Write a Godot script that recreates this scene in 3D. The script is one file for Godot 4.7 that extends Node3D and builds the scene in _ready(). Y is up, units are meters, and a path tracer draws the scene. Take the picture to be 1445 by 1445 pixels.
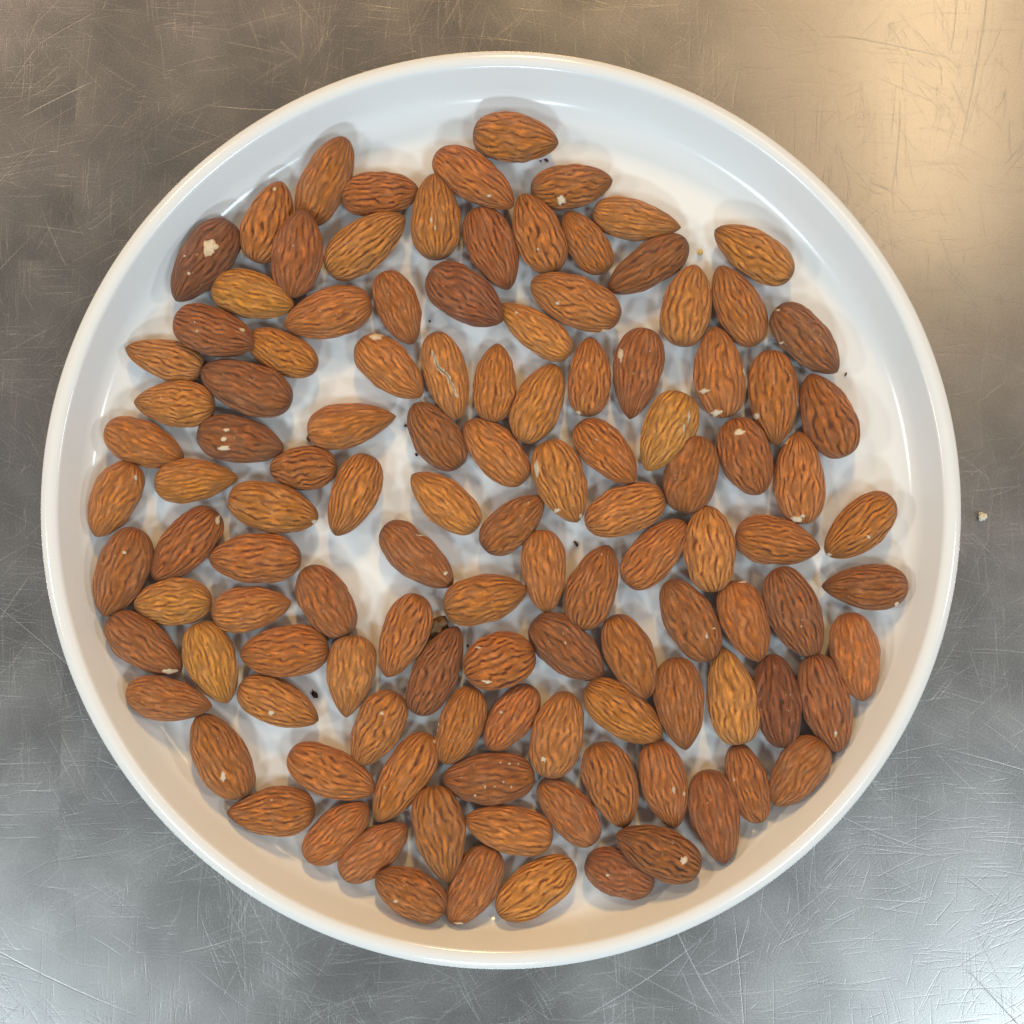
extends Node3D

# Almonds in a white plate on a scratched steel worktop. Lengths in metres; the shape functions work in millimetres.
const MM := 0.001
const NU := 112        # rows along an almond
const NT := 80         # columns over its upper side
const NB := 10         # columns under it
const FLOOR := 4.5     # height of the plate's floor above the worktop

var wrinkle := FastNoiseLite.new()
var soft := FastNoiseLite.new()
var skin: StandardMaterial3D
var flesh: StandardMaterial3D
var inner := PackedVector2Array()   # the plate's inside, centre to rim: (radius, height)
var used := {}

func numbered(called: String) -> String:
	var n: int = used.get(called, 0)
	used[called] = n + 1
	return called if n == 0 else "%s_%03d" % [called, n]

func put(o: Node, called: String, parent: Node, label := "", category := "", group := "", kind := "") -> Node:
	o.name = numbered(called) if parent == self else called
	parent.add_child(o, true)
	if label: o.set_meta("label", label)
	if category: o.set_meta("category", category)
	if group: o.set_meta("group", group)
	if kind: o.set_meta("kind", kind)
	return o

func mesh_of(pos: PackedVector3Array, nor: PackedVector3Array, col: PackedColorArray, uv: PackedVector2Array, idx: PackedInt32Array, m: Material) -> MeshInstance3D:
	var arr := []
	arr.resize(Mesh.ARRAY_MAX)
	arr[Mesh.ARRAY_VERTEX] = pos
	arr[Mesh.ARRAY_NORMAL] = nor
	if col.size(): arr[Mesh.ARRAY_COLOR] = col
	if uv.size(): arr[Mesh.ARRAY_TEX_UV] = uv
	arr[Mesh.ARRAY_INDEX] = idx
	var am := ArrayMesh.new()
	am.add_surface_from_arrays(Mesh.PRIMITIVE_TRIANGLES, arr)
	am.surface_set_material(0, m)
	var o := MeshInstance3D.new()
	o.mesh = am
	return o

func smooth_normals(pos: PackedVector3Array, idx: PackedInt32Array) -> PackedVector3Array:
	var nor := PackedVector3Array()
	nor.resize(pos.size())
	for k in range(0, idx.size(), 3):
		var a := idx[k]
		var b := idx[k + 1]
		var c := idx[k + 2]
		var n := (pos[c] - pos[a]).cross(pos[b] - pos[a])
		nor[a] += n
		nor[b] += n
		nor[c] += n
	for k in nor.size():
		nor[k] = nor[k].normalized()
	return nor

func lamp(called: String, at: Vector3, size: Vector2, color: Color, energy: float) -> void:
	var l := AreaLight3D.new()
	l.area_size = size
	l.light_color = color
	l.light_energy = energy
	l.area_range = 8.0
	l.area_attenuation = 2.0
	l.shadow_enabled = true
	put(l, called, self)
	l.position = at
	l.rotation_degrees = Vector3(-90, 0, 0)

func _ready() -> void:
	# camera: held over the plate, leaning a little towards the near side
	var cam := Camera3D.new()
	cam.fov = 45.01
	cam.near = 0.02
	cam.far = 20.0
	put(cam, "camera", self)
	cam.look_at_from_position(Vector3(0.0029, 0.3357, 0.024), Vector3(0.0029, 0.0157, 0.0034), Vector3(0, 0, -1))
	cam.current = true
	# the dim room round about, then the ceiling panels: two warm ones behind, two cool ones in front; the four farthest lights are fills added to brighten the plate's walls
	var env := Environment.new()
	env.background_mode = Environment.BG_COLOR
	env.background_color = Color(0.37, 0.37, 0.365)
	env.tonemap_mode = Environment.TONE_MAPPER_LINEAR
	env.tonemap_exposure = 1.3
	env.sdfgi_enabled = true
	env.ssao_enabled = true
	env.ssil_enabled = true
	var we := WorldEnvironment.new()
	we.environment = env
	put(we, "environment", self)
	var warm := Color(1.0, 0.84, 0.63)
	var cool := Color(0.87, 0.955, 1.0)
	lamp("warm_panel_or_fill", Vector3(0.92, 2.3, -1.32), Vector2(0.25, 1.25), Color(1.0, 0.87, 0.68), 0.62)
	lamp("warm_panel_or_fill", Vector3(-2.0, 2.3, -2.3), Vector2(0.3, 0.6), Color(1.0, 0.89, 0.76), 2.5)
	lamp("warm_panel_or_fill", Vector3(0.2, 2.3, -3.6), Vector2(0.3, 1.1), Color(1.0, 0.81, 0.52), 11.0)  # added fill, not a known panel: brightens and warms the plate's near inner wall
	lamp("cool_panel_or_fill", Vector3(1.35, 2.3, 1.35), Vector2(0.6, 0.6), cool, 2.2)
	lamp("cool_panel_or_fill", Vector3(-1.5, 2.3, 1.45), Vector2(0.6, 0.6), cool, 2.1)
	lamp("cool_panel_or_fill", Vector3(-0.2, 2.3, 3.6), Vector2(0.6, 0.6), cool, 8.0)  # added fill as well, put far out to brighten the far inner wall
	lamp("added_white_fill", Vector3(3.5, 2.3, 0.3), Vector2(0.6, 0.6), Color(0.98, 0.97, 0.96), 3.4)  # invented side fill that lifts the plate's left inner wall
	lamp("added_white_fill", Vector3(-3.5, 2.3, 0.3), Vector2(0.6, 0.6), Color(1.0, 0.97, 0.92), 4.0)  # its invented counterpart, lifting the right inner wall
	prepare()
	build_worktop()
	build_plate()
	for row in ALMONDS:
		build_almond(row)
	build_crumbs()

func prepare() -> void:
	wrinkle.noise_type = FastNoiseLite.TYPE_SIMPLEX
	wrinkle.frequency = 1.0
	wrinkle.fractal_type = FastNoiseLite.FRACTAL_NONE
	wrinkle.seed = 7
	soft.noise_type = FastNoiseLite.TYPE_SIMPLEX_SMOOTH
	soft.frequency = 1.0
	soft.fractal_type = FastNoiseLite.FRACTAL_NONE
	soft.seed = 21
	var fine := FastNoiseLite.new()
	fine.noise_type = FastNoiseLite.TYPE_SIMPLEX
	fine.frequency = 0.09
	fine.fractal_octaves = 3
	fine.seed = 5
	skin = StandardMaterial3D.new()
	skin.resource_name = "almond_skin"
	skin.vertex_color_use_as_albedo = true
	skin.roughness = 0.38
	skin.rim_enabled = true
	skin.rim = 0.18
	skin.rim_tint = 0.6
	skin.metallic_specular = 0.5
	skin.heightmap_enabled = true
	skin.heightmap_scale = 0.022
	skin.heightmap_texture = ImageTexture.create_from_image(fine.get_seamless_image(512, 512))
	skin.uv1_scale = Vector3(0.5, 1.6, 1)
	flesh = StandardMaterial3D.new()
	flesh.resource_name = "almond_flesh"
	flesh.vertex_color_use_as_albedo = true
	flesh.roughness = 0.7

# ------------------------------------------------------------------ worktop
func stroke(h: PackedByteArray, g: PackedByteArray, m: PackedByteArray, n: int, at: Vector2, angle: float, bend: float, length: float, depth: int, wide: bool) -> void:
	var x := at.x
	var y := at.y
	var steps := int(length)
	var dull := (int(at.x) ^ int(at.y)) % 5 < 2
	var turn := bend / maxf(length, 1.0)
	for k in steps:
		var fade := minf(1.0, minf(k, steps - k) / (0.25 * steps + 1.0))
		var px := int(x) & (n - 1)
		var py := int(y) & (n - 1)
		var i := py * n + px
		h[i] = maxi(0, h[i] - int(depth * fade))
		g[i] = mini(255, g[i] + int(depth * fade * 0.6))
		m[i] = clampi(m[i] + int(depth * fade * (-0.36 if dull else 0.22)), 40, 255)
		if wide:
			var j := py * n + ((px + 1) & (n - 1))
			g[j] = mini(255, g[j] + int(depth * fade * 0.5))
		angle += turn
		x += cos(angle)
		y += sin(angle)

func build_worktop() -> void:
	var n := 2048
	var rng := RandomNumberGenerator.new()
	rng.seed = 91
	var f := FastNoiseLite.new()
	f.noise_type = FastNoiseLite.TYPE_SIMPLEX
	f.frequency = 0.21
	f.fractal_octaves = 2
	f.seed = 3
	var grain := f.get_image(n, n).get_data()
	var h := PackedByteArray()
	h.resize(n * n)
	for i in n * n:
		h[i] = 190 + (grain[i] >> 5)
	var blot := FastNoiseLite.new()
	blot.frequency = 0.02
	blot.fractal_octaves = 4
	blot.seed = 12
	var smear := blot.get_image(512, 512)
	smear.resize(n, n, Image.INTERPOLATE_BILINEAR)
	var blotch := smear.get_data()
	var g := PackedByteArray()
	g.resize(n * n)
	var tint := PackedByteArray()   # the metal itself: streaks of the brushing, and scratches that are duller or brighter than the rest
	tint.resize(n * n)
	for i in n * n:
		g[i] = 75 + (blotch[i] >> 4) + (grain[i] >> 5)
		tint[i] = 162 + (grain[i] >> 4) + (blotch[i] >> 4)
	for k in 1500:   # wiping scratches, in families that run side by side
		var at := Vector2(rng.randf(), rng.randf()) * n
		var ang := rng.randf() * TAU if k % 5 > 1 else PI / 2 * (k % 2) + rng.randf_range(-0.06, 0.06)
		var bend := rng.randf_range(-0.3, 0.3) if k % 5 > 1 else 0.0
		var spread := rng.randf_range(10.0, 90.0)
		for q in rng.randi_range(4, 14):
			stroke(h, g, tint, n, at + Vector2(rng.randf_range(-1, 1), rng.randf_range(-1, 1)) * spread, ang + rng.randf_range(-0.1, 0.1), bend, 15.0 + 130.0 * pow(rng.randf(), 2.0), rng.randi_range(8, 36), false)
	for k in 1700:
		stroke(h, g, tint, n, Vector2(rng.randf(), rng.randf()) * n, rng.randf() * TAU, rng.randf_range(-0.25, 0.25), 15.0 + 160.0 * pow(rng.randf(), 2.0), rng.randi_range(8, 44), false)
	for k in 36:   # longer, deeper ones
		stroke(h, g, tint, n, Vector2(rng.randf(), rng.randf()) * n, rng.randf() * TAU, rng.randf_range(-0.3, 0.3), 120.0 + 520.0 * pow(rng.randf(), 1.5), rng.randi_range(50, 100), rng.randf() < 0.25)
	var img := Image.create_from_data(n, n, false, Image.FORMAT_L8, h)
	var rough := Image.create_from_data(n, n, false, Image.FORMAT_L8, g)
	var m := StandardMaterial3D.new()
	m.resource_name = "brushed_steel"
	m.albedo_color = Color(1.0, 0.975, 0.955)
	m.albedo_texture = ImageTexture.create_from_image(Image.create_from_data(n, n, false, Image.FORMAT_L8, tint))
	m.metallic = 1.0
	m.roughness = 1.0
	m.roughness_texture = ImageTexture.create_from_image(rough)
	m.roughness_texture_channel = BaseMaterial3D.TEXTURE_CHANNEL_RED
	m.heightmap_enabled = true
	m.heightmap_scale = 0.009
	m.heightmap_texture = ImageTexture.create_from_image(img)
	m.clearcoat_enabled = true
	m.clearcoat = 1.0
	m.clearcoat_roughness = 0.15
	# a slab with a rounded front and back edge; u, v repeat every 0.32 m
	var pos := PackedVector3Array()
	var nor := PackedVector3Array()
	var uv := PackedVector2Array()
	var idx := PackedInt32Array()
	var section := []
	var w := 0.8
	var d := 0.5
	for s in [[-1, -0.04], [-1, 0.0], [1, 0.0], [1, -0.04]]:
		var corner := Vector2(s[0] * d, s[1])
		if s[1] == 0.0:
			for q in 7:
				var ang: float = PI / 2 * q / 6.0
				if s[0] > 0: ang = PI / 2 - ang
				var c := Vector2(s[0] * (d - 0.006), -0.006)
				section.append([c + 0.006 * Vector2(s[0] * cos(ang), sin(ang)), Vector2(s[0] * cos(ang), sin(ang))])
		else:
			section.append([corner, Vector2(s[0], 0)])
	for p in section:
		for sx in [-1, 1]:
			pos.append(Vector3(sx * w, p[0].y, p[0].x))
			nor.append(Vector3(0, p[1].y, p[1].x))
			uv.append(Vector2(sx * w / 0.32 + 0.37, (p[0].x + p[0].y) / 0.32 + 0.21))
	for k in section.size() - 1:
		var o := k * 2
		idx.append_array([o, o + 1, o + 2, o + 1, o + 3, o + 2])
	idx = facing(pos, nor, idx)
	put(mesh_of(pos, nor, PackedColorArray(), uv, idx, m), "worktop", self, "scratched brushed stainless steel worktop under the white plate", "", "", "structure")

func facing(pos: PackedVector3Array, nor: PackedVector3Array, idx: PackedInt32Array) -> PackedInt32Array:
	for k in range(0, idx.size(), 3):   # front faces run clockwise
		var n := (pos[idx[k + 2]] - pos[idx[k]]).cross(pos[idx[k + 1]] - pos[idx[k]])
		if n.dot(nor[idx[k]] + nor[idx[k + 1]] + nor[idx[k + 2]]) < 0.0:
			var t := idx[k + 1]
			idx[k + 1] = idx[k + 2]
			idx[k + 2] = t
	return idx

# ------------------------------------------------------------------ plate
func rounded(points: Array) -> PackedVector2Array:
	# points: [radius, height, corner rounding]; every corner becomes a short curve
	var out := PackedVector2Array()
	for i in points.size():
		var p := Vector2(points[i][0], points[i][1])
		var r: float = points[i][2]
		if i == 0 or i == points.size() - 1 or r <= 0.0:
			out.append(p)
			continue
		var before := (Vector2(points[i - 1][0], points[i - 1][1]) - p).normalized()
		var after := (Vector2(points[i + 1][0], points[i + 1][1]) - p).normalized()
		for q in 15:
			var t := q / 14.0
			out.append((p + before * r).lerp(p, t).lerp(p.lerp(p + after * r, t), t))
	return out

func lathe(line: PackedVector2Array, normals: PackedVector2Array, from: int, to: int, m: Material) -> MeshInstance3D:
	var seg := 288
	var pos := PackedVector3Array()
	var nor := PackedVector3Array()
	var idx := PackedInt32Array()
	for i in range(from, to + 1):
		for k in seg + 1:
			var a := TAU * (k % seg) / seg
			pos.append(Vector3(line[i].x * cos(a), line[i].y, line[i].x * sin(a)) * MM)
			nor.append(Vector3(normals[i].x * cos(a), normals[i].y, normals[i].x * sin(a)))
	for i in to - from:
		for k in seg:
			var o := i * (seg + 1) + k
			idx.append_array([o, o + 1, o + seg + 1, o + 1, o + seg + 2, o + seg + 1])
	return mesh_of(pos, nor, PackedColorArray(), PackedVector2Array(), facing(pos, nor, idx), m)

func build_plate() -> void:
	var m := StandardMaterial3D.new()
	m.resource_name = "white_glaze"
	m.albedo_color = Color(0.85, 0.85, 0.84).linear_to_srgb()
	m.roughness = 0.16
	m.metallic_specular = 0.5
	var line := rounded([[0.0, FLOOR, 0], [60.0, FLOOR, 0], [109.6, FLOOR, 5.5], [115.3, 15.4, 0.75], [117.4, 16.1, 1.2], [120.3, 14.8, 1.4], [118.0, 9.0, 2.6], [113.0, 1.2, 4.0], [104.0, 0.35, 0.6], [102.0, 0.35, 0.4], [100.0, 1.3, 0.6], [0.0, 1.3, 0]])
	var normals := PackedVector2Array()
	for i in line.size():
		var a := line[maxi(i - 1, 0)]
		var b := line[mini(i + 1, line.size() - 1)]
		var t := (b - a).normalized()
		normals.append(Vector2(-t.y, t.x))
	normals[0] = Vector2(0, 1)
	normals[1] = Vector2(0, 1)
	normals[2] = Vector2(0, 1)
	var cut := [0, 2, 17, 32, 62, line.size() - 1]   # floor | fillet and wall | rim | outside and foot
	for i in 32:
		inner.append(line[i])
	var o: Node3D = put(Node3D.new(), "plate", self, "round white glossy plate with upright rim holding the almonds", "plate")
	o.position = Vector3(0, 0.0, 0)
	put(lathe(line, normals, 0, 2, m), "plate_floor", o)
	put(lathe(line, normals, 2, 19, m), "side_wall", o)
	put(lathe(line, normals, 19, 62, m), "rim", o)
	put(lathe(line, normals, 62, line.size() - 1, m), "outer_wall", o)

func inner_radius(y: float) -> float:
	for i in range(3, inner.size()):
		if inner[i].y >= y:
			return lerpf(inner[i - 1].x, inner[i].x, clampf((y - inner[i - 1].y) / maxf(inner[i].y - inner[i - 1].y, 0.001), 0, 1))
	return inner[inner.size() - 1].x

# ------------------------------------------------------------------ almonds
func half_width(s: Dictionary, t: float) -> float:
	return s.w * 0.5 * pow(t, s.a) * pow(1.0 - t, s.b) * s.k

func body(s: Dictionary, t: float, c: float, n: float) -> Vector3:
	# the skin without its wrinkles; c, n: cosine and sine of the angle round the almond
	var hw := half_width(s, t)
	var flat: float = lerpf(s.thick, 0.78, pow(absf(2.0 * t - 0.9), 3.0))
	var lump := soft.get_noise_3d(t * 2.6 + s.off, c * 1.1, n * 1.1) * 0.055 + soft.get_noise_3d(t * 6.5 + s.off, c * 2.3 + 9.0, n * 2.3) * 0.022
	hw *= 1.0 + lump
	if s.notch:
		hw *= 1.0 - float(s.notch[2]) * exp(-pow((t - float(s.notch[0])) / 0.085, 2.0)) * maxf(0.0, c * float(s.notch[1]))
	return Vector3((t - 0.5) * s.l, hw * flat * n, hw * c + s.bend * (4.0 * t * (1.0 - t) - 0.6))

func ramp(a: Vector3, b: Vector3, c: Vector3, t: float) -> Vector3:
	return a.lerp(b, t * 2.0) if t < 0.5 else b.lerp(c, t * 2.0 - 1.0)

func build_almond(row: Array) -> void:
	var ex: Dictionary = row[10]
	var rng := RandomNumberGenerator.new()
	rng.seed = hash(str(row[1], row[2]))
	var a: float = row[6]
	var b: float = row[7]
	var pk := a / (a + b)
	var l: float = row[3]
	var w: float = row[4]
	var tone: float = row[8]
	var rel: float = row[9]
	tone = clampf(0.46 + (tone - 0.45) * 1.55 + rng.randf_range(-0.08, 0.08), 0.0, 1.0)
	var s := {"l": l, "w": w - 0.15, "a": a, "b": b, "k": 1.0 / (pow(pk, a) * pow(1.0 - pk, b)), "thick": rng.randf_range(0.56, 0.68), "off": rng.randf() * 400.0, "bend": rng.randf_range(-0.35, 0.35), "notch": ex.get("notch", [])}
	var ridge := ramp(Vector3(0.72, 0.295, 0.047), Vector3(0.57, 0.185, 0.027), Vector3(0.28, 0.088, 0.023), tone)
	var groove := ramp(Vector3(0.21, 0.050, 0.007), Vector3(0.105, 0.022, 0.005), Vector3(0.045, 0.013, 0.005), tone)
	var shift := Vector3(1.0, rng.randf_range(0.90, 1.03), rng.randf_range(0.8, 1.3))
	ridge *= shift
	groove *= shift
	var dust := ridge.lerp(Vector3(0.52, 0.30, 0.17), 0.5)
	var dusty := rng.randf_range(-0.12, 0.10)
	var tip_dark := rng.randf_range(0.0, 0.35)
	var end_dark := rng.randf_range(0.0, 0.5)
	var off: float = s.off
	var count := rng.randf_range(3.3, 4.5)
	var crack: Array = ex.get("crack", [])
	var cols := NT + NB
	var cs := PackedFloat32Array()
	var sn := PackedFloat32Array()
	var an := PackedFloat32Array()
	for j in cols + 1:
		var ang := PI * j / NT if j <= NT else PI + PI * (j - NT) / NB
		an.append(ang)
		cs.append(cos(ang))
		sn.append(sin(ang))
	var pos := PackedVector3Array()
	var col := PackedColorArray()
	var uv := PackedVector2Array()
	for i in NU + 1:
		var t := 0.0015 + 0.997 * (0.5 - 0.5 * cos(PI * i / NU))
		var ends := clampf(minf(t, 1.0 - t) / 0.10, 0.0, 1.0)
		for j in cols + 1:
			var jj := j % cols
			var c := cs[jj]
			var n := sn[jj]
			var p := body(s, t, c, n)
			# grooves: two sets of lines along the almond that join where they fall in step
			var warp := 0.62 * soft.get_noise_2d(t * 2.0 + off, c * 0.5) + 0.13 * soft.get_noise_2d(t * 5.0 + off, c * 1.4) + 0.06 * soft.get_noise_2d(t * 14.0 + off, c * 4.0)
			var warp2 := 0.75 * soft.get_noise_2d(t * 2.3 + off + 33.0, c * 0.6) + 0.15 * soft.get_noise_2d(t * 6.0 + off + 33.0, c * 1.6)
			var mix1 := clampf(0.5 + 1.1 * soft.get_noise_2d(t * 4.0 + off + 70.0, c * 2.2), 0.08, 0.92)
			var f1 := cos(TAU * (an[jj] * count + warp))
			var f2 := cos(TAU * (an[jj] * count * 0.72 + warp2 + off))
			var n2 := wrinkle.get_noise_2d(an[jj] * 13.0 + off, t * 7.0)
			var n1 := -(f1 * mix1 + f2 * (1.0 - mix1))
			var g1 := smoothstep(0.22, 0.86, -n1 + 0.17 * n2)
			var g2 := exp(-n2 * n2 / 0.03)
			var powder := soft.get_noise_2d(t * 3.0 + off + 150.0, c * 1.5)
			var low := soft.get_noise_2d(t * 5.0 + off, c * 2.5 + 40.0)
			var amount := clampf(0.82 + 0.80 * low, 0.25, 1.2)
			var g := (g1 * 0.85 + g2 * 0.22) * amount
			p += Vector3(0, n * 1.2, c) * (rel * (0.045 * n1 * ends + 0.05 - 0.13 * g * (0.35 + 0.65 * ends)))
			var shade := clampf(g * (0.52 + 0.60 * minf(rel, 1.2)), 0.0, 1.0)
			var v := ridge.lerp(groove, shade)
			v *= 0.98 + 0.30 * smoothstep(0.15, 0.95, n1 + 0.35 * n2) * amount
			v = v.lerp(dust, clampf(0.09 + 0.48 * powder * (0.6 + 0.4 * n1) + dusty, 0.0, 0.5))
			v *= 1.0 + 0.24 * low + 0.12 * n2 + rng.randf_range(-0.11, 0.11)
			v *= 1.0 - tip_dark * exp(-pow((1.0 - t) / 0.06, 2.0)) - end_dark * exp(-pow(t / 0.05, 2.0))
			if rng.randf() < 0.0016:
				v = v.lerp(Vector3(0.75, 0.62, 0.45), 0.7)
			if crack:
				var best := 9.0
				var e := 0.0
				for q in crack.size() - 1:
					var a0 := Vector2((float(crack[q][0]) - 0.5) * l, crack[q][1])
					var a1 := Vector2((float(crack[q + 1][0]) - 0.5) * l, crack[q + 1][1])
					var here := Vector2(p.x, p.z)
					var near := Geometry2D.get_closest_point_to_segment(here, a0, a1)
					if here.distance_to(near) < best:
						best = here.distance_to(near)
						e = (q + a0.distance_to(near) / a0.distance_to(a1)) / (crack.size() - 1)
				if n > 0.0:
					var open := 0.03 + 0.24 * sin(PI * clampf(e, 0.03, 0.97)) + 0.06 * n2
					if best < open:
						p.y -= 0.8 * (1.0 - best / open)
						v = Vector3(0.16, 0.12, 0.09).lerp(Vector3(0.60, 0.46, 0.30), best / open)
					elif best < open + 0.26 + 0.10 * n2:
						v = Vector3(0.80, 0.66, 0.46)
			pos.append(p)
			col.append(Color(v.x, v.y, v.z))
			uv.append(Vector2(t * l / 12.0, an[j] * w / 24.0))
	var idx := PackedInt32Array()
	var rowlen := cols + 1
	for i in NU:
		for j in cols:
			var o := i * rowlen + j
			idx.append_array([o, o + 1, o + rowlen, o + 1, o + rowlen + 1, o + rowlen])
	# closing points
	for end in 2:
		var ring := 0 if end == 0 else NU * rowlen
		var mid := Vector3.ZERO
		for j in cols:
			mid += pos[ring + j]
		pos.append(mid / cols + Vector3(-0.05 if end == 0 else 0.12, 0, 0))
		col.append(col[ring])
		uv.append(uv[ring])
		for j in cols:
			if end == 0: idx.append_array([pos.size() - 1, ring + j + 1, ring + j])
			else: idx.append_array([pos.size() - 1, ring + j, ring + j + 1])
	var nor := smooth_normals(pos, idx)
	if nor[(NU / 2) * rowlen + NT / 2].y < 0.0:
		for k in range(0, idx.size(), 3):
			var q := idx[k + 1]
			idx[k + 1] = idx[k + 2]
			idx[k + 2] = q
		for k in nor.size():
			nor[k] = -nor[k]
	for i in NU + 1:   # one normal along the seam
		var q := (nor[i * rowlen] + nor[i * rowlen + cols]).normalized()
		nor[i * rowlen] = q
		nor[i * rowlen + cols] = q
	# set it down on the plate, off the wall
	var turn := Basis(Vector3.UP, -deg_to_rad(row[5])) * Basis(Vector3.BACK, deg_to_rad(ex.get("pitch", rng.randf_range(-4.0, 3.0)))) * Basis(Vector3.RIGHT, deg_to_rad(ex.get("roll", rng.randf_range(-9.0, 9.0))))
	var low_y := 99.0
	for k in range(0, pos.size(), 3):
		low_y = minf(low_y, (turn * pos[k]).y)
	var at := Vector3(row[1], FLOOR - low_y - 0.05 + float(ex.get("lift", 0.0)), row[2])
	for attempt in 4:   # against the wall a nut rides up a little, and only then moves in
		var over := 0.0
		for k in range(0, pos.size(), 5):
			var q := turn * pos[k] + at
			over = maxf(over, Vector2(q.x, q.z).length() - inner_radius(q.y))
		if over > 0.25 and attempt < 3:
			at.y += 0.6
		elif over > 0.0:
			at -= Vector3(at.x, 0, at.z).normalized() * minf(over, 2.5)
			break
	for k in pos.size():
		pos[k] *= MM
	var o := mesh_of(pos, nor, col, uv, idx, skin)
	put(o, "almond", self, row[0], "almond", "almonds spread over the plate")
	o.transform = Transform3D(turn, at * MM)
	for spot in ex.get("spots", []):
		put(patch(s, spot, deg_to_rad(row[5]), rel, rng), "bare_patch", o)

func patch(s: Dictionary, spot: Array, ang: float, rel: float, rng: RandomNumberGenerator) -> MeshInstance3D:
	# a spot where the skin is gone: a thin ragged flake that follows the almond
	var pos := PackedVector3Array()
	var col := PackedColorArray()
	var idx := PackedInt32Array()
	var rings := 5
	var around := 22
	var seed_at := rng.randf() * 90.0
	var cx := (float(spot[0]) - 0.5) * float(s.l)
	var cz: float = spot[1]
	for r in rings + 1:
		for k in around:
			var q := TAU * k / around
			var edge := 1.0 + 0.42 * soft.get_noise_2d(cos(q) * 0.8 + seed_at, sin(q) * 0.8) + 0.16 * soft.get_noise_2d(cos(q) * 1.7 + seed_at, sin(q) * 1.7) + rng.randf_range(-0.07, 0.07)
			var rr := edge * r / rings
			var dx: float = spot[2] * cos(q) * rr
			var dz: float = spot[3] * sin(q) * rr
			var x := cx + dx * cos(ang) + dz * sin(ang)
			var z := cz - dx * sin(ang) + dz * cos(ang)
			var t := clampf(x / s.l + 0.5, 0.004, 0.996)
			var hw := half_width(s, t)
			var c := clampf((z - s.bend * (4.0 * t * (1.0 - t) - 0.6)) / maxf(hw, 0.01), -0.995, 0.995)
			var p := body(s, t, c, sqrt(1.0 - c * c))
			var n := Vector3((t - 0.42) * 0.6, sqrt(1.0 - c * c), c)
			p += n * (0.07 * rel + (0.045 if r < rings else -0.12) + rng.randf() * 0.03)
			pos.append(p * MM)
			var v := rng.randf_range(0.80, 1.05) * lerpf(0.72, 1.0, clampf(float(spot[2]) / 1.2, 0, 1))
			var w := pow(r / float(rings), 3.0) * 0.75   # thinner skin still on its margin
			col.append(Color(lerpf(0.78, 0.42, w) * v, lerpf(0.63, 0.19, w) * v, lerpf(0.44, 0.06, w) * v))
	for r in rings:
		for k in around:
			var o := r * around + k
			var e := r * around + (k + 1) % around
			idx.append_array([o, e, o + around, e, e + around, o + around])
	var up := PackedVector3Array()
	up.resize(pos.size())
	up.fill(Vector3.UP)
	idx = facing(pos, up, idx)
	return mesh_of(pos, smooth_normals(pos, idx), col, PackedVector2Array(), idx, flesh)

# ------------------------------------------------------------------ crumbs
func build_crumbs() -> void:
	for row in CRUMBS:
		var rng := RandomNumberGenerator.new()
		rng.seed = hash(row[0])
		var m := StandardMaterial3D.new()
		m.resource_name = "crumb"
		m.albedo_color = Color(row[6], row[7], row[8]).linear_to_srgb()
		m.roughness = 0.6
		var pos := PackedVector3Array()
		var idx := PackedInt32Array()
		var off := rng.randf() * 50.0
		var turn := Basis(Vector3.UP, -deg_to_rad(row[5]))
		for i in 13:
			for j in 19:
				var up := PI * i / 12.0
				var ro := TAU * (j % 18) / 18.0
				var d := Vector3(sin(up) * cos(ro), cos(up), sin(up) * sin(ro))
				var k := 1.0 + 0.55 * soft.get_noise_3d(d.x * 1.3 + off, d.y * 1.3, d.z * 1.3)
				pos.append(turn * (d * k * Vector3(row[3], minf(row[3], row[4]) * 0.75, row[4])) * MM)
		for i in 12:
			for j in 18:
				var o := i * 19 + j
				idx.append_array([o, o + 1, o + 19, o + 1, o + 20, o + 19])
		idx = facing(pos, pos, idx)
		var o: Node3D = put(mesh_of(pos, smooth_normals(pos, idx), PackedColorArray(), PackedVector2Array(), idx, m), row[9], self, row[0], row[10], row[11])
		var low := 0.0
		for p in pos: low = minf(low, p.y)
		o.position = Vector3(row[1] * MM, (FLOOR if Vector2(row[1], row[2]).length() < 115.0 else 0.0) * MM - low, row[2] * MM)

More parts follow.
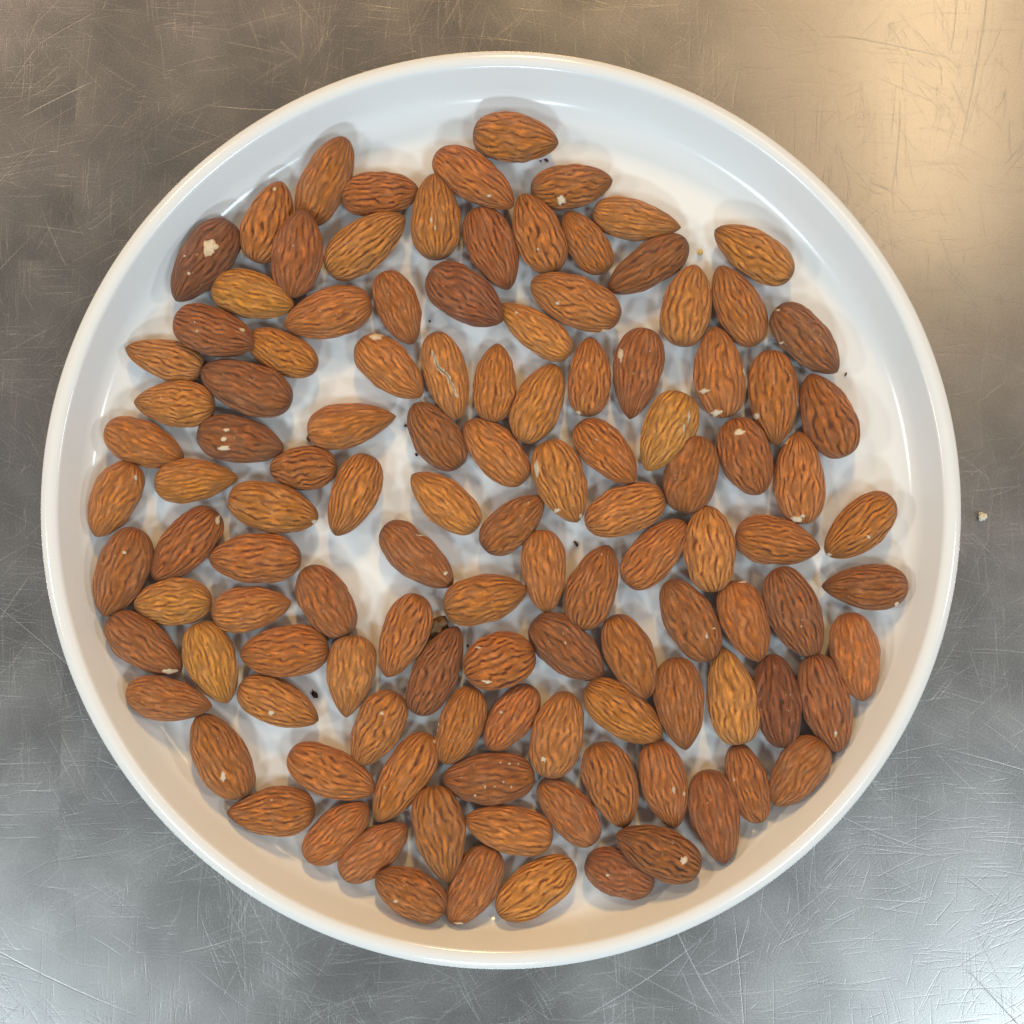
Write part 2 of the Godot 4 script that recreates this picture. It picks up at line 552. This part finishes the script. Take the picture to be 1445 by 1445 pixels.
# crumbs: label, x, z, half sizes (mm), turn, colour, name, category, group
const CRUMBS := [
	["largest dark crumb on the plate, right of the white dotted orange almond", -49.54, 51.29, 1.0, 0.6, 50, 0.03, 0.008, 0.006, "skin_flake", "crumb", ""],
	["yellow crumb under the lone almond at the upper right", 54.06, -67.96, 0.8, 0.65, -40, 0.75, 0.5, 0.16, "nut_crumb", "crumb", ""],
	["small dark red chip in the gap right of the plate centre", 20.07, 11.17, 0.75, 0.4, 50, 0.06, 0.012, 0.008, "skin_flake", "crumb", ""],
	["tiny brown sliver alone near the right wall of the plate", 93.17, -34.61, 0.5, 0.22, -70, 0.09, 0.03, 0.015, "skin_flake", "crumb", ""],
	["dark speck right of the sharp right tip of the lone almond", -25.83, -20.54, 0.4, 0.3, 20, 0.05, 0.015, 0.01, "skin_flake", "crumb", ""],
	["dark speck below left of the dull brown almond at the centre", -22.84, -12.77, 0.4, 0.3, 70, 0.05, 0.015, 0.01, "skin_flake", "crumb", ""],
	["purplish crumb right under the topmost almond", 12.29, -93.63, 0.55, 0.4, 30, 0.14, 0.05, 0.06, "skin_flake", "crumb", ""],
	["fainter of two purplish specks under the topmost almond", 10.74, -93.43, 0.3, 0.25, 30, 0.2, 0.1, 0.11, "skin_flake", "crumb", ""],
	["red brown crumb at the blunt left end of the sharp tipped lone almond", -51.77, -17.28, 0.6, 0.8, 10, 0.12, 0.03, 0.015, "skin_flake", "crumb", ""],
	["tiny grey speck under the dark broad almond above centre", -19.37, -49.14, 0.3, 0.25, 0, 0.14, 0.12, 0.1, "skin_flake", "crumb", ""],
	["tiny black speck above the strongly ridged short almond", -8.90, 38.36, 0.28, 0.28, 0, 0.05, 0.03, 0.02, "skin_flake", "crumb", ""],
	["white crumb lying on the steel right of the plate", 130.58, 3.72, 1.05, 1.1, 0, 0.78, 0.72, 0.55, "nut_crumb", "crumb", ""],
	["olive brown almond piece half hidden behind the dark strongly ridged almond", -16.66, 33.28, 2.3, 2.7, 60, 0.13, 0.065, 0.022, "almond_piece", "almond piece", ""],
]

# almonds: label, x, z, length, width (mm), direction of the tip, bluntness, sharpness, tone (0 pale .. 1 dark), depth of the wrinkles, the rest
const ALMONDS := [
	["dark almond with a ragged white patch, outermost at the upper left of the plate", -79.95, -64.42, 25.96, 14.38, 123.0, 0.39, 0.61, 0.8, 0.55, {"spots": [[0.364, -1.48, 2.5, 2.5], [0.705, -0.55, 0.53, 0.53], [0.577, 3.03, 0.4, 0.4]]}],
	["brown almond standing upright with a pale dot at its upper tip, upper left", -62.65, -75.39, 22.98, 13.22, -72.9, 0.43000000000000005, 0.61, 0.45, 0.8, {"spots": [[0.864, -0.61, 0.59, 0.59]]}],
	["slim almond highest of those at the upper left, its narrow end towards the rim", -47.44, -86.39, 25.86, 13.08, -64.7, 0.43000000000000005, 0.51, 0.6, 0.5, {"pitch": 6}],
	["almond shaped like a drop, its tip lying over the slim almond at upper left", -54.57, -66.12, 23.56, 14.14, -80.8, 0.52, 0.61, 0.6, 0.45, {"lift": 1.2, "pitch": 9}],
	["almond with wavy ridges lying level, its dark right end under a paler upright one", -32.75, -83.08, 21.2, 12.93, -3.9, 0.43000000000000005, 0.5499999999999999, 0.5, 0.95, {}],
	["pale grainy almond rising to the right, below the level ridged almond at upper left", -36.38, -69.24, 25.55, 13.49, -36.2, 0.43000000000000005, 0.61, 0.3, 1.1, {}],
	["light golden almond touching the dark almond with the white patch", -66.55, -55.19, 22.85, 12.84, 14.6, 0.43000000000000005, 0.61, 0.22, 0.7, {}],
	["broad orange almond pointing left, right of the light golden one at upper left", -46.45, -50.24, 24.24, 13.76, 164.6, 0.43000000000000005, 0.61, 0.4, 0.6, {}],
	["lone brown almond pointing down, above the almond with a white end patch", -27.58, -51.96, 21.26, 11.79, 67.8, 0.43000000000000005, 0.61, 0.55, 0.6, {}],
	["dark almond with bold pale ridges and a white dot near its right tip", -76.39, -45.13, 22.99, 13.28, 19.5, 0.43000000000000005, 0.61, 0.62, 1.1, {"lift": 0.8, "spots": [[0.826, -2.26, 0.72, 0.66], [0.361, 2.44, 0.39, 0.39], [0.297, 0.31, 0.33, 0.33]]}],
	["orange almond with a tiny spur, tucked under the dark bold ridged one", -58.5, -39.84, 20.45, 11.28, -154.7, 0.43000000000000005, 0.45, 0.4, 0.7, {}],
	["thin gnarled almond with deep dark wrinkles, beside the left rim", -90.22, -38.27, 21.85, 10.94, -165.1, 0.43000000000000005, 0.69, 0.35, 1.5, {}],
	["big dark brown almond pointing left, below the bold ridged almond", -68.02, -30.51, 25.91, 14.01, -159.8, 0.43000000000000005, 0.5499999999999999, 0.72, 0.6, {}],
	["golden brown almond below the thin gnarled one at the left", -87.3, -25.99, 21.93, 12.56, -176.5, 0.43000000000000005, 0.69, 0.3, 0.8, {}],
	["orange almond with a cream bare patch on its upper left end, beside the split almond", -29.59, -35.61, 22.53, 12.92, 42.0, 0.43000000000000005, 0.61, 0.32, 0.5, {"spots": [[0.14, -3.59, 2.1, 1.18]]}],
	["topmost almond on the plate, alone at the upper edge", 3.89, -98.33, 23.24, 14.0, 7.0, 0.43000000000000005, 0.61, 0.5, 0.9, {}],
	["almond touching the topmost one from below left", -7.08, -86.92, 25.59, 13.09, 35.2, 0.43000000000000005, 0.61, 0.42, 0.8, {"spots": [[0.749, 2.74, 0.66, 0.4]]}],
	["bright orange upright almond with tiny pale flecks, over the end of a level one", -17.7, -76.55, 23.54, 13.59, -91.7, 0.43000000000000005, 0.61, 0.33, 0.8, {"lift": 0.7, "spots": [[0.419, -1.55, 0.4, 1.19], [0.328, -0.49, 0.26, 0.92]]}],
	["brown almond pointing down, right of the flecked upright almond near the top", -2.25, -68.07, 23.92, 13.56, 68.5, 0.43000000000000005, 0.61, 0.58, 0.8, {}],
	["ridged almond pointing up at the topmost pair, with a pale dot low on it", 9.91, -72.17, 22.9, 13.35, -112.1, 0.43000000000000005, 0.61, 0.42, 0.9, {"spots": [[0.287, -2.06, 0.4, 0.4]]}],
	["red brown level almond with a pale scar on its lower side, near the top", 19.04, -85.25, 22.14, 12.47, -7.1, 0.43000000000000005, 0.61, 0.58, 0.8, {"spots": [[0.349, 4.41, 1.26, 1.13]]}],
	["light almond with a thin sharp right tip, right of the scarred level one", 36.62, -76.06, 24.05, 11.5, 11.3, 0.43000000000000005, 0.75, 0.38, 0.7, {}],
	["small narrow almond below the scarred level almond near the top", 22.73, -69.93, 19.79, 11.09, -123.5, 0.43000000000000005, 0.61, 0.5, 0.9, {}],
	["dull brown almond pointing down left, under the sharp tipped light one", 39.47, -63.51, 25.16, 11.72, 146.7, 0.43000000000000005, 0.61, 0.7, 0.6, {}],
	["dark broad almond above centre, its tip touching a slim golden almond", -9.43, -54.83, 23.83, 14.29, 34.7, 0.43000000000000005, 0.61, 0.72, 0.9, {}],
	["slim golden almond whose left tip touches the dark broad one", 8.92, -46.16, 23.63, 10.81, -143.5, 0.43000000000000005, 0.6699999999999999, 0.2, 0.7, {"spots": [[0.763, 0.17, 0.46, 0.46]]}],
	["large orange almond with a pale dot, above the slim golden almond", 19.83, -53.78, 25.88, 13.58, -156.4, 0.43000000000000005, 0.5299999999999999, 0.4, 0.9, {"spots": [[0.645, -2.66, 0.59, 0.53], [0.073, -4.0, 1.71, 0.26]]}],
	["golden upright almond right of centre top, its tip against a dull brown one", 49.87, -52.65, 22.84, 13.88, -78.3, 0.43000000000000005, 0.61, 0.3, 1.0, {}],
	["golden almond split open along its length by a white edged crack", -14.66, -33.62, 24.54, 11.71, 74.7, 0.43000000000000005, 0.5499999999999999, 0.25, 0.7, {"crack": [[0.222, 1.74], [0.413, 1.45], [0.531, -0.47], [0.777, -1.41]]}],
	["smooth orange almond standing upright, right of the split almond", -1.74, -31.78, 21.45, 11.73, -85.7, 0.43000000000000005, 0.61, 0.42, 0.5, {}],
	["golden almond leaning right, between two upright ones above centre", 10.04, -26.23, 22.81, 13.02, -66.2, 0.43000000000000005, 0.5499999999999999, 0.25, 0.7, {}],
	["orange upright almond with a pale nick under its lower end", 23.54, -33.33, 21.63, 11.79, -87.0, 0.43000000000000005, 0.61, 0.38, 0.6, {"spots": [[0.031, -2.94, 1.18, 0.46]]}],
	["brown straight lined almond with a white flake on its left flank", 36.34, -34.15, 24.69, 13.53, 99.9, 0.43000000000000005, 0.69, 0.62, 0.7, {"spots": [[0.343, 5.36, 0.59, 1.83]]}],
	["almond set apart at the upper right, nearest the bright steel", 67.85, -66.88, 24.19, 12.72, -147.4, 0.43000000000000005, 0.61, 0.36, 0.7, {}],
	["brown almond below the one set apart at upper right", 63.52, -52.66, 23.66, 12.75, -114.6, 0.43000000000000005, 0.61, 0.5, 0.7, {}],
	["dark reddish almond with nibbled pale edges, at the right", 81.69, -43.16, 23.7, 13.1, 47.2, 0.43000000000000005, 0.61, 0.72, 0.9, {"spots": [[0.031, 1.06, 0.53, 0.39], [0.274, -6.4, 1.18, 0.33], [0.32, 6.52, 0.92, 0.33]]}],
	["orange upright almond with a white lower end and white side nicks", 58.15, -34.47, 24.66, 13.56, -96.1, 0.43000000000000005, 0.61, 0.38, 0.7, {"spots": [[0.058, -2.12, 1.44, 0.85], [0.305, -4.77, 1.31, 0.66], [0.483, 6.44, 0.39, 1.44]]}],
	["straight ridged almond with one white dot at its lower left", 72.59, -27.64, 25.61, 13.38, 87.5, 0.43000000000000005, 0.61, 0.45, 0.9, {"spots": [[0.695, 4.9, 0.72, 0.92]]}],
	["broad brown almond nearest the right rim on the upper side, no pale marks", 86.83, -22.76, 23.89, 14.33, -114.1, 0.43000000000000005, 0.61, 0.62, 0.8, {}],
	["brown almond with a cream square patch near its top", 65.03, -11.76, 21.4, 14.09, 70.7, 0.43000000000000005, 0.51, 0.6, 0.6, {"spots": [[0.198, -0.13, 1.7, 0.91]]}],
	["orange almond with a bare white shoulder and a chipped white base", 79.38, -6.19, 24.9, 13.69, -91.6, 0.43000000000000005, 0.61, 0.38, 0.9, {"spots": [[0.9, -3.82, 1.56, 1.43], [0.049, -1.63, 1.56, 0.78], [0.079, -0.11, 0.65, 0.52]]}],
	["bright golden almond with a thin grey scratch, right of centre", 43.93, -18.24, 23.1, 13.79, 116.7, 0.37, 0.61, 0.15, 0.9, {"spots": [[0.264, -3.5, 0.39, 1.7], [0.403, -3.66, 0.33, 1.44]]}],
	["smooth chestnut almond with faint pale line across it", 50.46, -6.96, 20.97, 14.63, -76.8, 0.43000000000000005, 0.45, 0.62, 0.25, {}],
	["smooth almond at the left rim, under the golden brown one", -95.11, -15.32, 22.19, 12.25, 21.7, 0.43000000000000005, 0.61, 0.5, 0.4, {}],
	["dull brown almond with three white scuffs in a row", -69.43, -16.27, 23.43, 12.97, 10.6, 0.43000000000000005, 0.61, 0.68, 0.6, {"spots": [[0.354, -1.87, 0.78, 0.65], [0.345, 0.62, 1.04, 0.65], [0.371, 2.83, 1.7, 0.72]]}],
	["almond alone in the open space left of centre, with a sharp right tip", -39.84, -20.52, 23.96, 12.16, -11.0, 0.43000000000000005, 0.7699999999999999, 0.42, 0.35, {}],
	["short dark almond with black left end, left of the open space", -52.69, -8.89, 18.05, 12.05, 178.9, 0.43000000000000005, 0.5299999999999999, 0.6, 1.1, {}],
	["leaning golden almond below the one alone in the open space", -39.18, -1.45, 23.2, 12.84, 112.3, 0.43000000000000005, 0.61, 0.35, 1.0, {}],
	["smooth orange almond with a sharp right tip, left side of the plate", -80.92, -5.5, 22.25, 12.19, -4.5, 0.43000000000000005, 0.7699999999999999, 0.4, 0.35, {}],
	["shiny smooth almond touching the left rim, leaning right", -102.69, -0.34, 21.79, 12.62, 117.1, 0.43000000000000005, 0.61, 0.42, 0.4, {"spots": [[0.129, -2.81, 0.46, 0.78]]}],
	["large golden almond with a pale dry tip at its right end", -60.41, 1.88, 24.49, 13.17, 13.2, 0.43000000000000005, 0.5499999999999999, 0.35, 0.9, {"spots": [[0.973, 1.01, 0.65, 0.78]]}],
	["brown almond leaning right, between the sharp tipped orange one and left rim", -83.72, 11.8, 24.46, 13.35, 131.8, 0.43000000000000005, 0.61, 0.62, 0.8, {"spots": [[0.051, -2.27, 0.45, 1.69]]}],
	["big brown almond against the left rim with a bright white dot", -100.22, 18.94, 24.6, 14.32, 110.0, 0.43000000000000005, 0.61, 0.58, 0.5, {"lift": 0.6, "spots": [[0.282, -0.06, 0.58, 0.52]]}],
	["level orange almond with bold ridges, under the pale tipped golden one", -64.92, 15.29, 24.13, 13.43, 179.4, 0.43000000000000005, 0.5499999999999999, 0.42, 0.9, {}],
	["pale golden almond whose left end hides under the white dotted one", -86.72, 26.85, 20.75, 12.59, 176.1, 0.43000000000000005, 0.5499999999999999, 0.25, 0.8, {}],
	["level golden almond pointing right, beneath the bold ridged level one", -65.76, 28.49, 21.2, 12.15, -9.1, 0.43000000000000005, 0.69, 0.32, 0.6, {}],
	["plump smooth brown almond beside the open space on its lower left", -46.24, 26.6, 21.21, 13.61, -123.2, 0.43000000000000005, 0.47000000000000003, 0.55, 0.45, {}],
	["brown almond with a torn white tip, at the lower left rim", -93.79, 38.1, 23.6, 13.14, 36.4, 0.43000000000000005, 0.61, 0.62, 0.5, {"spots": [[0.905, 1.02, 1.81, 0.97]]}],
	["plump tan almond, palest at the lower left", -76.0, 42.72, 22.63, 13.56, 69.7, 0.43000000000000005, 0.61, 0.2, 0.5, {}],
	["wide level brown almond right of the plump tan one", -56.92, 39.68, 23.27, 13.77, 176.0, 0.43000000000000005, 0.5499999999999999, 0.5, 0.8, {}],
	["orange almond pointing straight down with a nipple tip, lower left of centre", -39.67, 46.19, 21.74, 13.28, 96.3, 0.43000000000000005, 0.75, 0.32, 0.6, {}],
	["slim brown almond pointing right, at the lower left rim", -86.86, 52.16, 23.05, 11.76, 10.0, 0.43000000000000005, 0.69, 0.52, 0.5, {}],
	["orange almond with a white dot, left of the largest dark crumb", -58.42, 53.23, 22.77, 12.18, 23.5, 0.43000000000000005, 0.6499999999999999, 0.36, 0.8, {"spots": [[0.48, 2.83, 0.84, 0.77]]}],
	["dull brown almond below the split one", -17.3, -17.4, 20.98, 13.01, -126.3, 0.43000000000000005, 0.5299999999999999, 0.62, 0.6, {}],
	["golden brown almond with a dark upper left tip, at the centre", -1.5, -13.15, 22.4, 12.72, -132.7, 0.43000000000000005, 0.5, 0.35, 0.7, {}],
	["orange almond with chipped white left edge, right of the plate centre", 15.98, -5.11, 23.13, 13.83, 69.2, 0.43000000000000005, 0.61, 0.3, 0.8, {"spots": [[0.264, 5.51, 0.65, 2.48], [0.792, 4.23, 1.04, 0.59], [0.948, -1.23, 0.52, 0.59], [0.805, 0.16, 0.26, 0.26]]}],
	["brown almond with two tiny pale specks, right of the chipped edge almond", 28.07, -13.02, 21.72, 12.24, 46.0, 0.43000000000000005, 0.61, 0.48, 0.7, {"spots": [[0.317, 0.32, 0.33, 0.33], [0.331, -4.12, 0.33, 0.26]]}],
	["smooth golden almond in the middle, below the dull brown one", -15.03, 0.19, 22.49, 12.18, -140.3, 0.43000000000000005, 0.61, 0.24, 0.5, {}],
	["chestnut almond rising to the right, left of a chipped white edge", 3.3, 5.99, 20.81, 11.77, -41.5, 0.43000000000000005, 0.61, 0.6, 0.5, {"spots": [[0.815, -1.43, 0.26, 0.26]]}],
	["broad golden almond with a shadowed right end, next to the smooth chestnut one", 32.93, 2.43, 22.52, 13.1, 159.0, 0.43000000000000005, 0.45, 0.3, 0.9, {}],
	["brown almond with a notch bitten out of its upper edge", -22.1, 14.65, 24.04, 12.48, 40.7, 0.43000000000000005, 0.61, 0.66, 0.45, {"notch": [0.36, -1, 0.16], "spots": [[0.857, -1.68, 0.52, 0.52], [0.383, -5.67, 1.3, 0.26]]}],
	["lying almond pointing right, below the notched one", -4.06, 25.89, 22.67, 13.18, -13.2, 0.43000000000000005, 0.6499999999999999, 0.5, 0.7, {}],
	["upright orange almond whose tip touches a dark almond below centre", 11.39, 18.65, 22.08, 12.24, 86.2, 0.43000000000000005, 0.61, 0.38, 0.6, {}],
	["brown almond leaning right, beside the upright orange one below centre", 24.26, 22.71, 23.46, 13.24, -69.7, 0.43000000000000005, 0.61, 0.55, 0.7, {"spots": [[0.87, -0.97, 0.26, 0.26]]}],
	["almond leaning far right, below the broad golden one", 40.96, 13.77, 22.94, 12.48, -47.6, 0.39, 0.5299999999999999, 0.42, 0.8, {}],
	["pale golden upright almond under the smooth chestnut one", 55.11, 12.73, 22.94, 13.69, -93.5, 0.43000000000000005, 0.5, 0.18, 1.0, {}],
	["almond with a dark lower end, next to a darker strongly ridged one", -25.75, 35.68, 23.27, 12.53, 111.8, 0.43000000000000005, 0.61, 0.42, 0.8, {}],
	["dark strongly ridged almond pointing up right, lower left of centre", -16.93, 44.67, 25.36, 12.02, -64.6, 0.43000000000000005, 0.61, 0.68, 1.1, {}],
	["strongly ridged short almond with a white streak near its underside", -0.39, 42.33, 19.28, 14.83, 162.8, 0.43000000000000005, 0.45, 0.5, 1.1, {"spots": [[0.72, -4.07, 1.29, 0.45], [0.71, 4.86, 0.9, 0.26]]}],
	["darkest broad almond below centre, with a small white fleck", 17.72, 39.01, 23.75, 13.45, 40.4, 0.43000000000000005, 0.61, 0.75, 0.7, {"spots": [[0.416, -0.9, 0.26, 0.58]]}],
	["smooth dull almond pointing down, right of the darkest broad one", 34.04, 41.09, 23.39, 12.7, 66.4, 0.43000000000000005, 0.5299999999999999, 0.52, 0.35, {}],
	["brown almond with pale scuffs near its lower right end, right of centre", 49.76, 31.52, 23.65, 13.55, -118.7, 0.43000000000000005, 0.5, 0.62, 0.6, {"spots": [[0.272, 1.62, 0.39, 0.91], [0.308, 4.09, 0.52, 0.32]]}],
	["almond alone near the right rim with a square white fleck", 94.99, 6.79, 23.05, 13.03, 139.3, 0.43000000000000005, 0.57, 0.42, 0.9, {"spots": [[0.538, -2.5, 0.59, 0.52], [0.988, -0.1, 0.65, 0.52]]}],
	["level brown almond pointing right towards the square flecked one", 73.34, 10.77, 22.97, 12.99, 10.5, 0.43000000000000005, 0.6699999999999999, 0.5, 0.6, {}],
	["lone reddish almond pointing left, at the right rim", 96.21, 22.75, 22.48, 12.31, 180.0, 0.43000000000000005, 0.71, 0.68, 0.7, {"spots": [[0.15, -4.54, 0.71, 0.58]]}],
	["smooth reddish almond with a pale top edge, left of a big dark one", 64.38, 31.87, 22.52, 12.86, 69.2, 0.43000000000000005, 0.61, 0.48, 0.5, {"spots": [[0.063, -3.47, 1.42, 0.26]]}],
	["big dark ridged almond pointing down, left of the rim on the right", 77.5, 29.61, 25.46, 14.11, 67.1, 0.43000000000000005, 0.5499999999999999, 0.66, 1.0, {"spots": [[0.63, 0.65, 0.26, 0.32]]}],
	["smooth brown almond leaning on the right rim", 93.31, 41.14, 23.55, 13.29, 79.7, 0.43000000000000005, 0.57, 0.5, 0.3, {}],
	["brown drop shaped almond pointing down, left of the most golden upright one", 46.95, 53.28, 24.24, 13.13, 84.1, 0.43000000000000005, 0.6499999999999999, 0.62, 0.6, {}],
	["golden almond standing upright between two dark ones, lower right", 60.65, 51.36, 25.5, 13.57, -100.3, 0.39, 0.61, 0.18, 0.8, {}],
	["dark purplish almond, right of the golden upright one", 72.51, 52.62, 24.48, 12.65, -96.1, 0.43000000000000005, 0.45, 0.85, 0.6, {}],
	["dark bold lined almond at the lower right, a pale mark near its tip", 85.32, 53.28, 26.15, 13.6, 75.4, 0.43000000000000005, 0.57, 0.66, 1.0, {"spots": [[0.79, 0.85, 0.45, 1.03]]}],
	["narrow almond with a pinched top, lower right", 64.59, 74.09, 21.32, 10.66, -106.4, 0.43000000000000005, 0.45, 0.6, 0.6, {"spots": [[0.606, -3.22, 0.32, 0.32]]}],
	["smooth reddish almond leaning right against the lower right rim", 77.57, 71.3, 21.02, 13.0, 126.8, 0.39, 0.61, 0.62, 0.5, {}],
	["long brown almond near the lower right rim, left of the narrow pinched one", 55.89, 82.52, 24.41, 13.07, 78.5, 0.43000000000000005, 0.61, 0.62, 0.5, {}],
	["almond with a dark lower tip, third in a row of upright ones at lower right", 28.91, 74.46, 23.28, 13.83, 71.0, 0.43000000000000005, 0.61, 0.48, 0.7, {}],
	["almond with pale scratches low on it, right of the dark tipped one", 42.77, 74.38, 23.17, 12.48, 76.1, 0.43000000000000005, 0.61, 0.5, 0.7, {"spots": [[0.557, -1.15, 0.51, 1.03], [0.636, -3.8, 0.45, 0.77]]}],
	["dark boldly striped almond lying on top of another at the bottom right", 40.7, 91.1, 23.22, 13.21, -156.9, 0.43000000000000005, 0.61, 0.66, 1.3, {"lift": 2.6, "roll": -6, "spots": [[0.233, 1.59, 1.01, 1.08]]}],
	["brown almond lying under the boldly striped one at the bottom right", 30.9, 97.23, 18.84, 12.26, 21.3, 0.43000000000000005, 0.45, 0.66, 0.6, {"spots": [[0.333, 0.78, 0.64, 0.38]]}],
	["orange almond with a dark right tip, below the smooth dull one", 32.16, 55.78, 24.18, 12.81, 35.1, 0.43000000000000005, 0.5299999999999999, 0.38, 0.8, {}],
	["orange almond with a white scuff at its lower left, lower centre", 14.84, 61.37, 23.17, 14.1, -76.7, 0.43000000000000005, 0.51, 0.38, 0.6, {"spots": [[0.22, -2.74, 0.64, 0.77]]}],
	["almond pointing up left, below the white scuffed one at lower centre", 17.67, 81.36, 21.34, 12.13, -131.8, 0.43000000000000005, 0.51, 0.52, 0.6, {}],
	["dark level almond sprinkled with tiny white specks, bottom centre", -3.17, 72.79, 24.07, 13.75, 177.5, 0.43000000000000005, 0.5299999999999999, 0.7, 0.6, {"spots": [[0.652, -3.74, 0.45, 0.32], [0.539, -1.48, 0.26, 0.51], [0.435, -1.59, 0.32, 0.26], [0.339, -0.53, 0.26, 0.38], [0.256, -1.9, 0.26, 0.38], [0.363, 4.25, 0.32, 0.26], [0.265, 3.95, 0.38, 0.26], [0.171, 3.85, 0.26, 0.32], [0.79, 1.03, 0.26, 0.19]]}],
	["light orange level almond pointing left, under the white specked dark one", 2.01, 85.88, 23.69, 12.6, -166.3, 0.43000000000000005, 0.61, 0.3, 0.6, {}],
	["brightest yellow almond with leopard like markings, at the bottom", 9.14, 101.04, 23.71, 12.88, 146.8, 0.43000000000000005, 0.45, 0.1, 1.1, {}],
	["almond with a pale lower tip, left of the brightest yellow one at the bottom", -7.31, 100.36, 22.29, 12.7, 119.2, 0.43000000000000005, 0.5499999999999999, 0.52, 0.5, {"spots": [[0.937, -1.47, 1.15, 0.38]]}],
	["almond with a white dot at the very bottom left of the group", -23.4, 102.1, 20.11, 12.92, -152.3, 0.43000000000000005, 0.5499999999999999, 0.55, 0.6, {"spots": [[0.626, -2.32, 0.7, 0.57]]}],
	["almond with a crease across it and a dark top, near the bottom", -15.77, 87.01, 25.22, 13.87, 79.8, 0.43000000000000005, 0.69, 0.55, 0.9, {}],
	["second of two parallel almonds rising right at the bottom left", -33.13, 91.61, 21.22, 11.76, -38.2, 0.43000000000000005, 0.5499999999999999, 0.48, 0.5, {}],
	["first of two parallel almonds rising right at the bottom left", -42.83, 86.72, 21.37, 11.71, -41.7, 0.43000000000000005, 0.5499999999999999, 0.46, 0.5, {}],
	["level almond pointing left along the lower left rim", -60.16, 81.37, 23.33, 13.01, 177.0, 0.43000000000000005, 0.71, 0.55, 0.8, {"spots": [[0.451, 3.14, 0.51, 0.26]]}],
	["orange almond pointing down right, above two parallel ones at lower left", -44.25, 71.32, 24.75, 13.14, 23.4, 0.43000000000000005, 0.61, 0.42, 0.7, {}],
	["long almond leaning right, above the creased one", -25.39, 72.72, 26.43, 12.45, 121.6, 0.43000000000000005, 0.61, 0.48, 0.8, {"spots": [[0.024, -1.79, 0.77, 0.64], [0.658, 3.12, 0.26, 0.32]]}],
	["brown almond with a white oval spot, at the lower left rim", -73.32, 66.95, 24.58, 13.93, -119.8, 0.43000000000000005, 0.5499999999999999, 0.52, 0.5, {"spots": [[0.299, -1.56, 0.77, 1.54]]}],
	["almond with a pale scuff near its top, above the long leaning one", -32.47, 59.97, 21.66, 13.03, 118.5, 0.43000000000000005, 0.61, 0.42, 0.8, {"spots": [[0.273, 0.6, 0.64, 0.58]]}],
	["leaning almond with pale flecks on its left, lower centre left", -10.8, 59.07, 21.47, 11.81, 112.3, 0.43000000000000005, 0.51, 0.45, 0.5, {"spots": [[0.579, 5.08, 0.32, 0.64], [0.65, 4.88, 0.26, 0.32]]}],
	["slim almond leaning right, beside the pale flecked leaning one", 2.72, 57.13, 20.13, 11.22, 125.8, 0.43000000000000005, 0.51, 0.52, 0.6, {"spots": [[0.508, 3.31, 0.45, 0.45]]}],
]
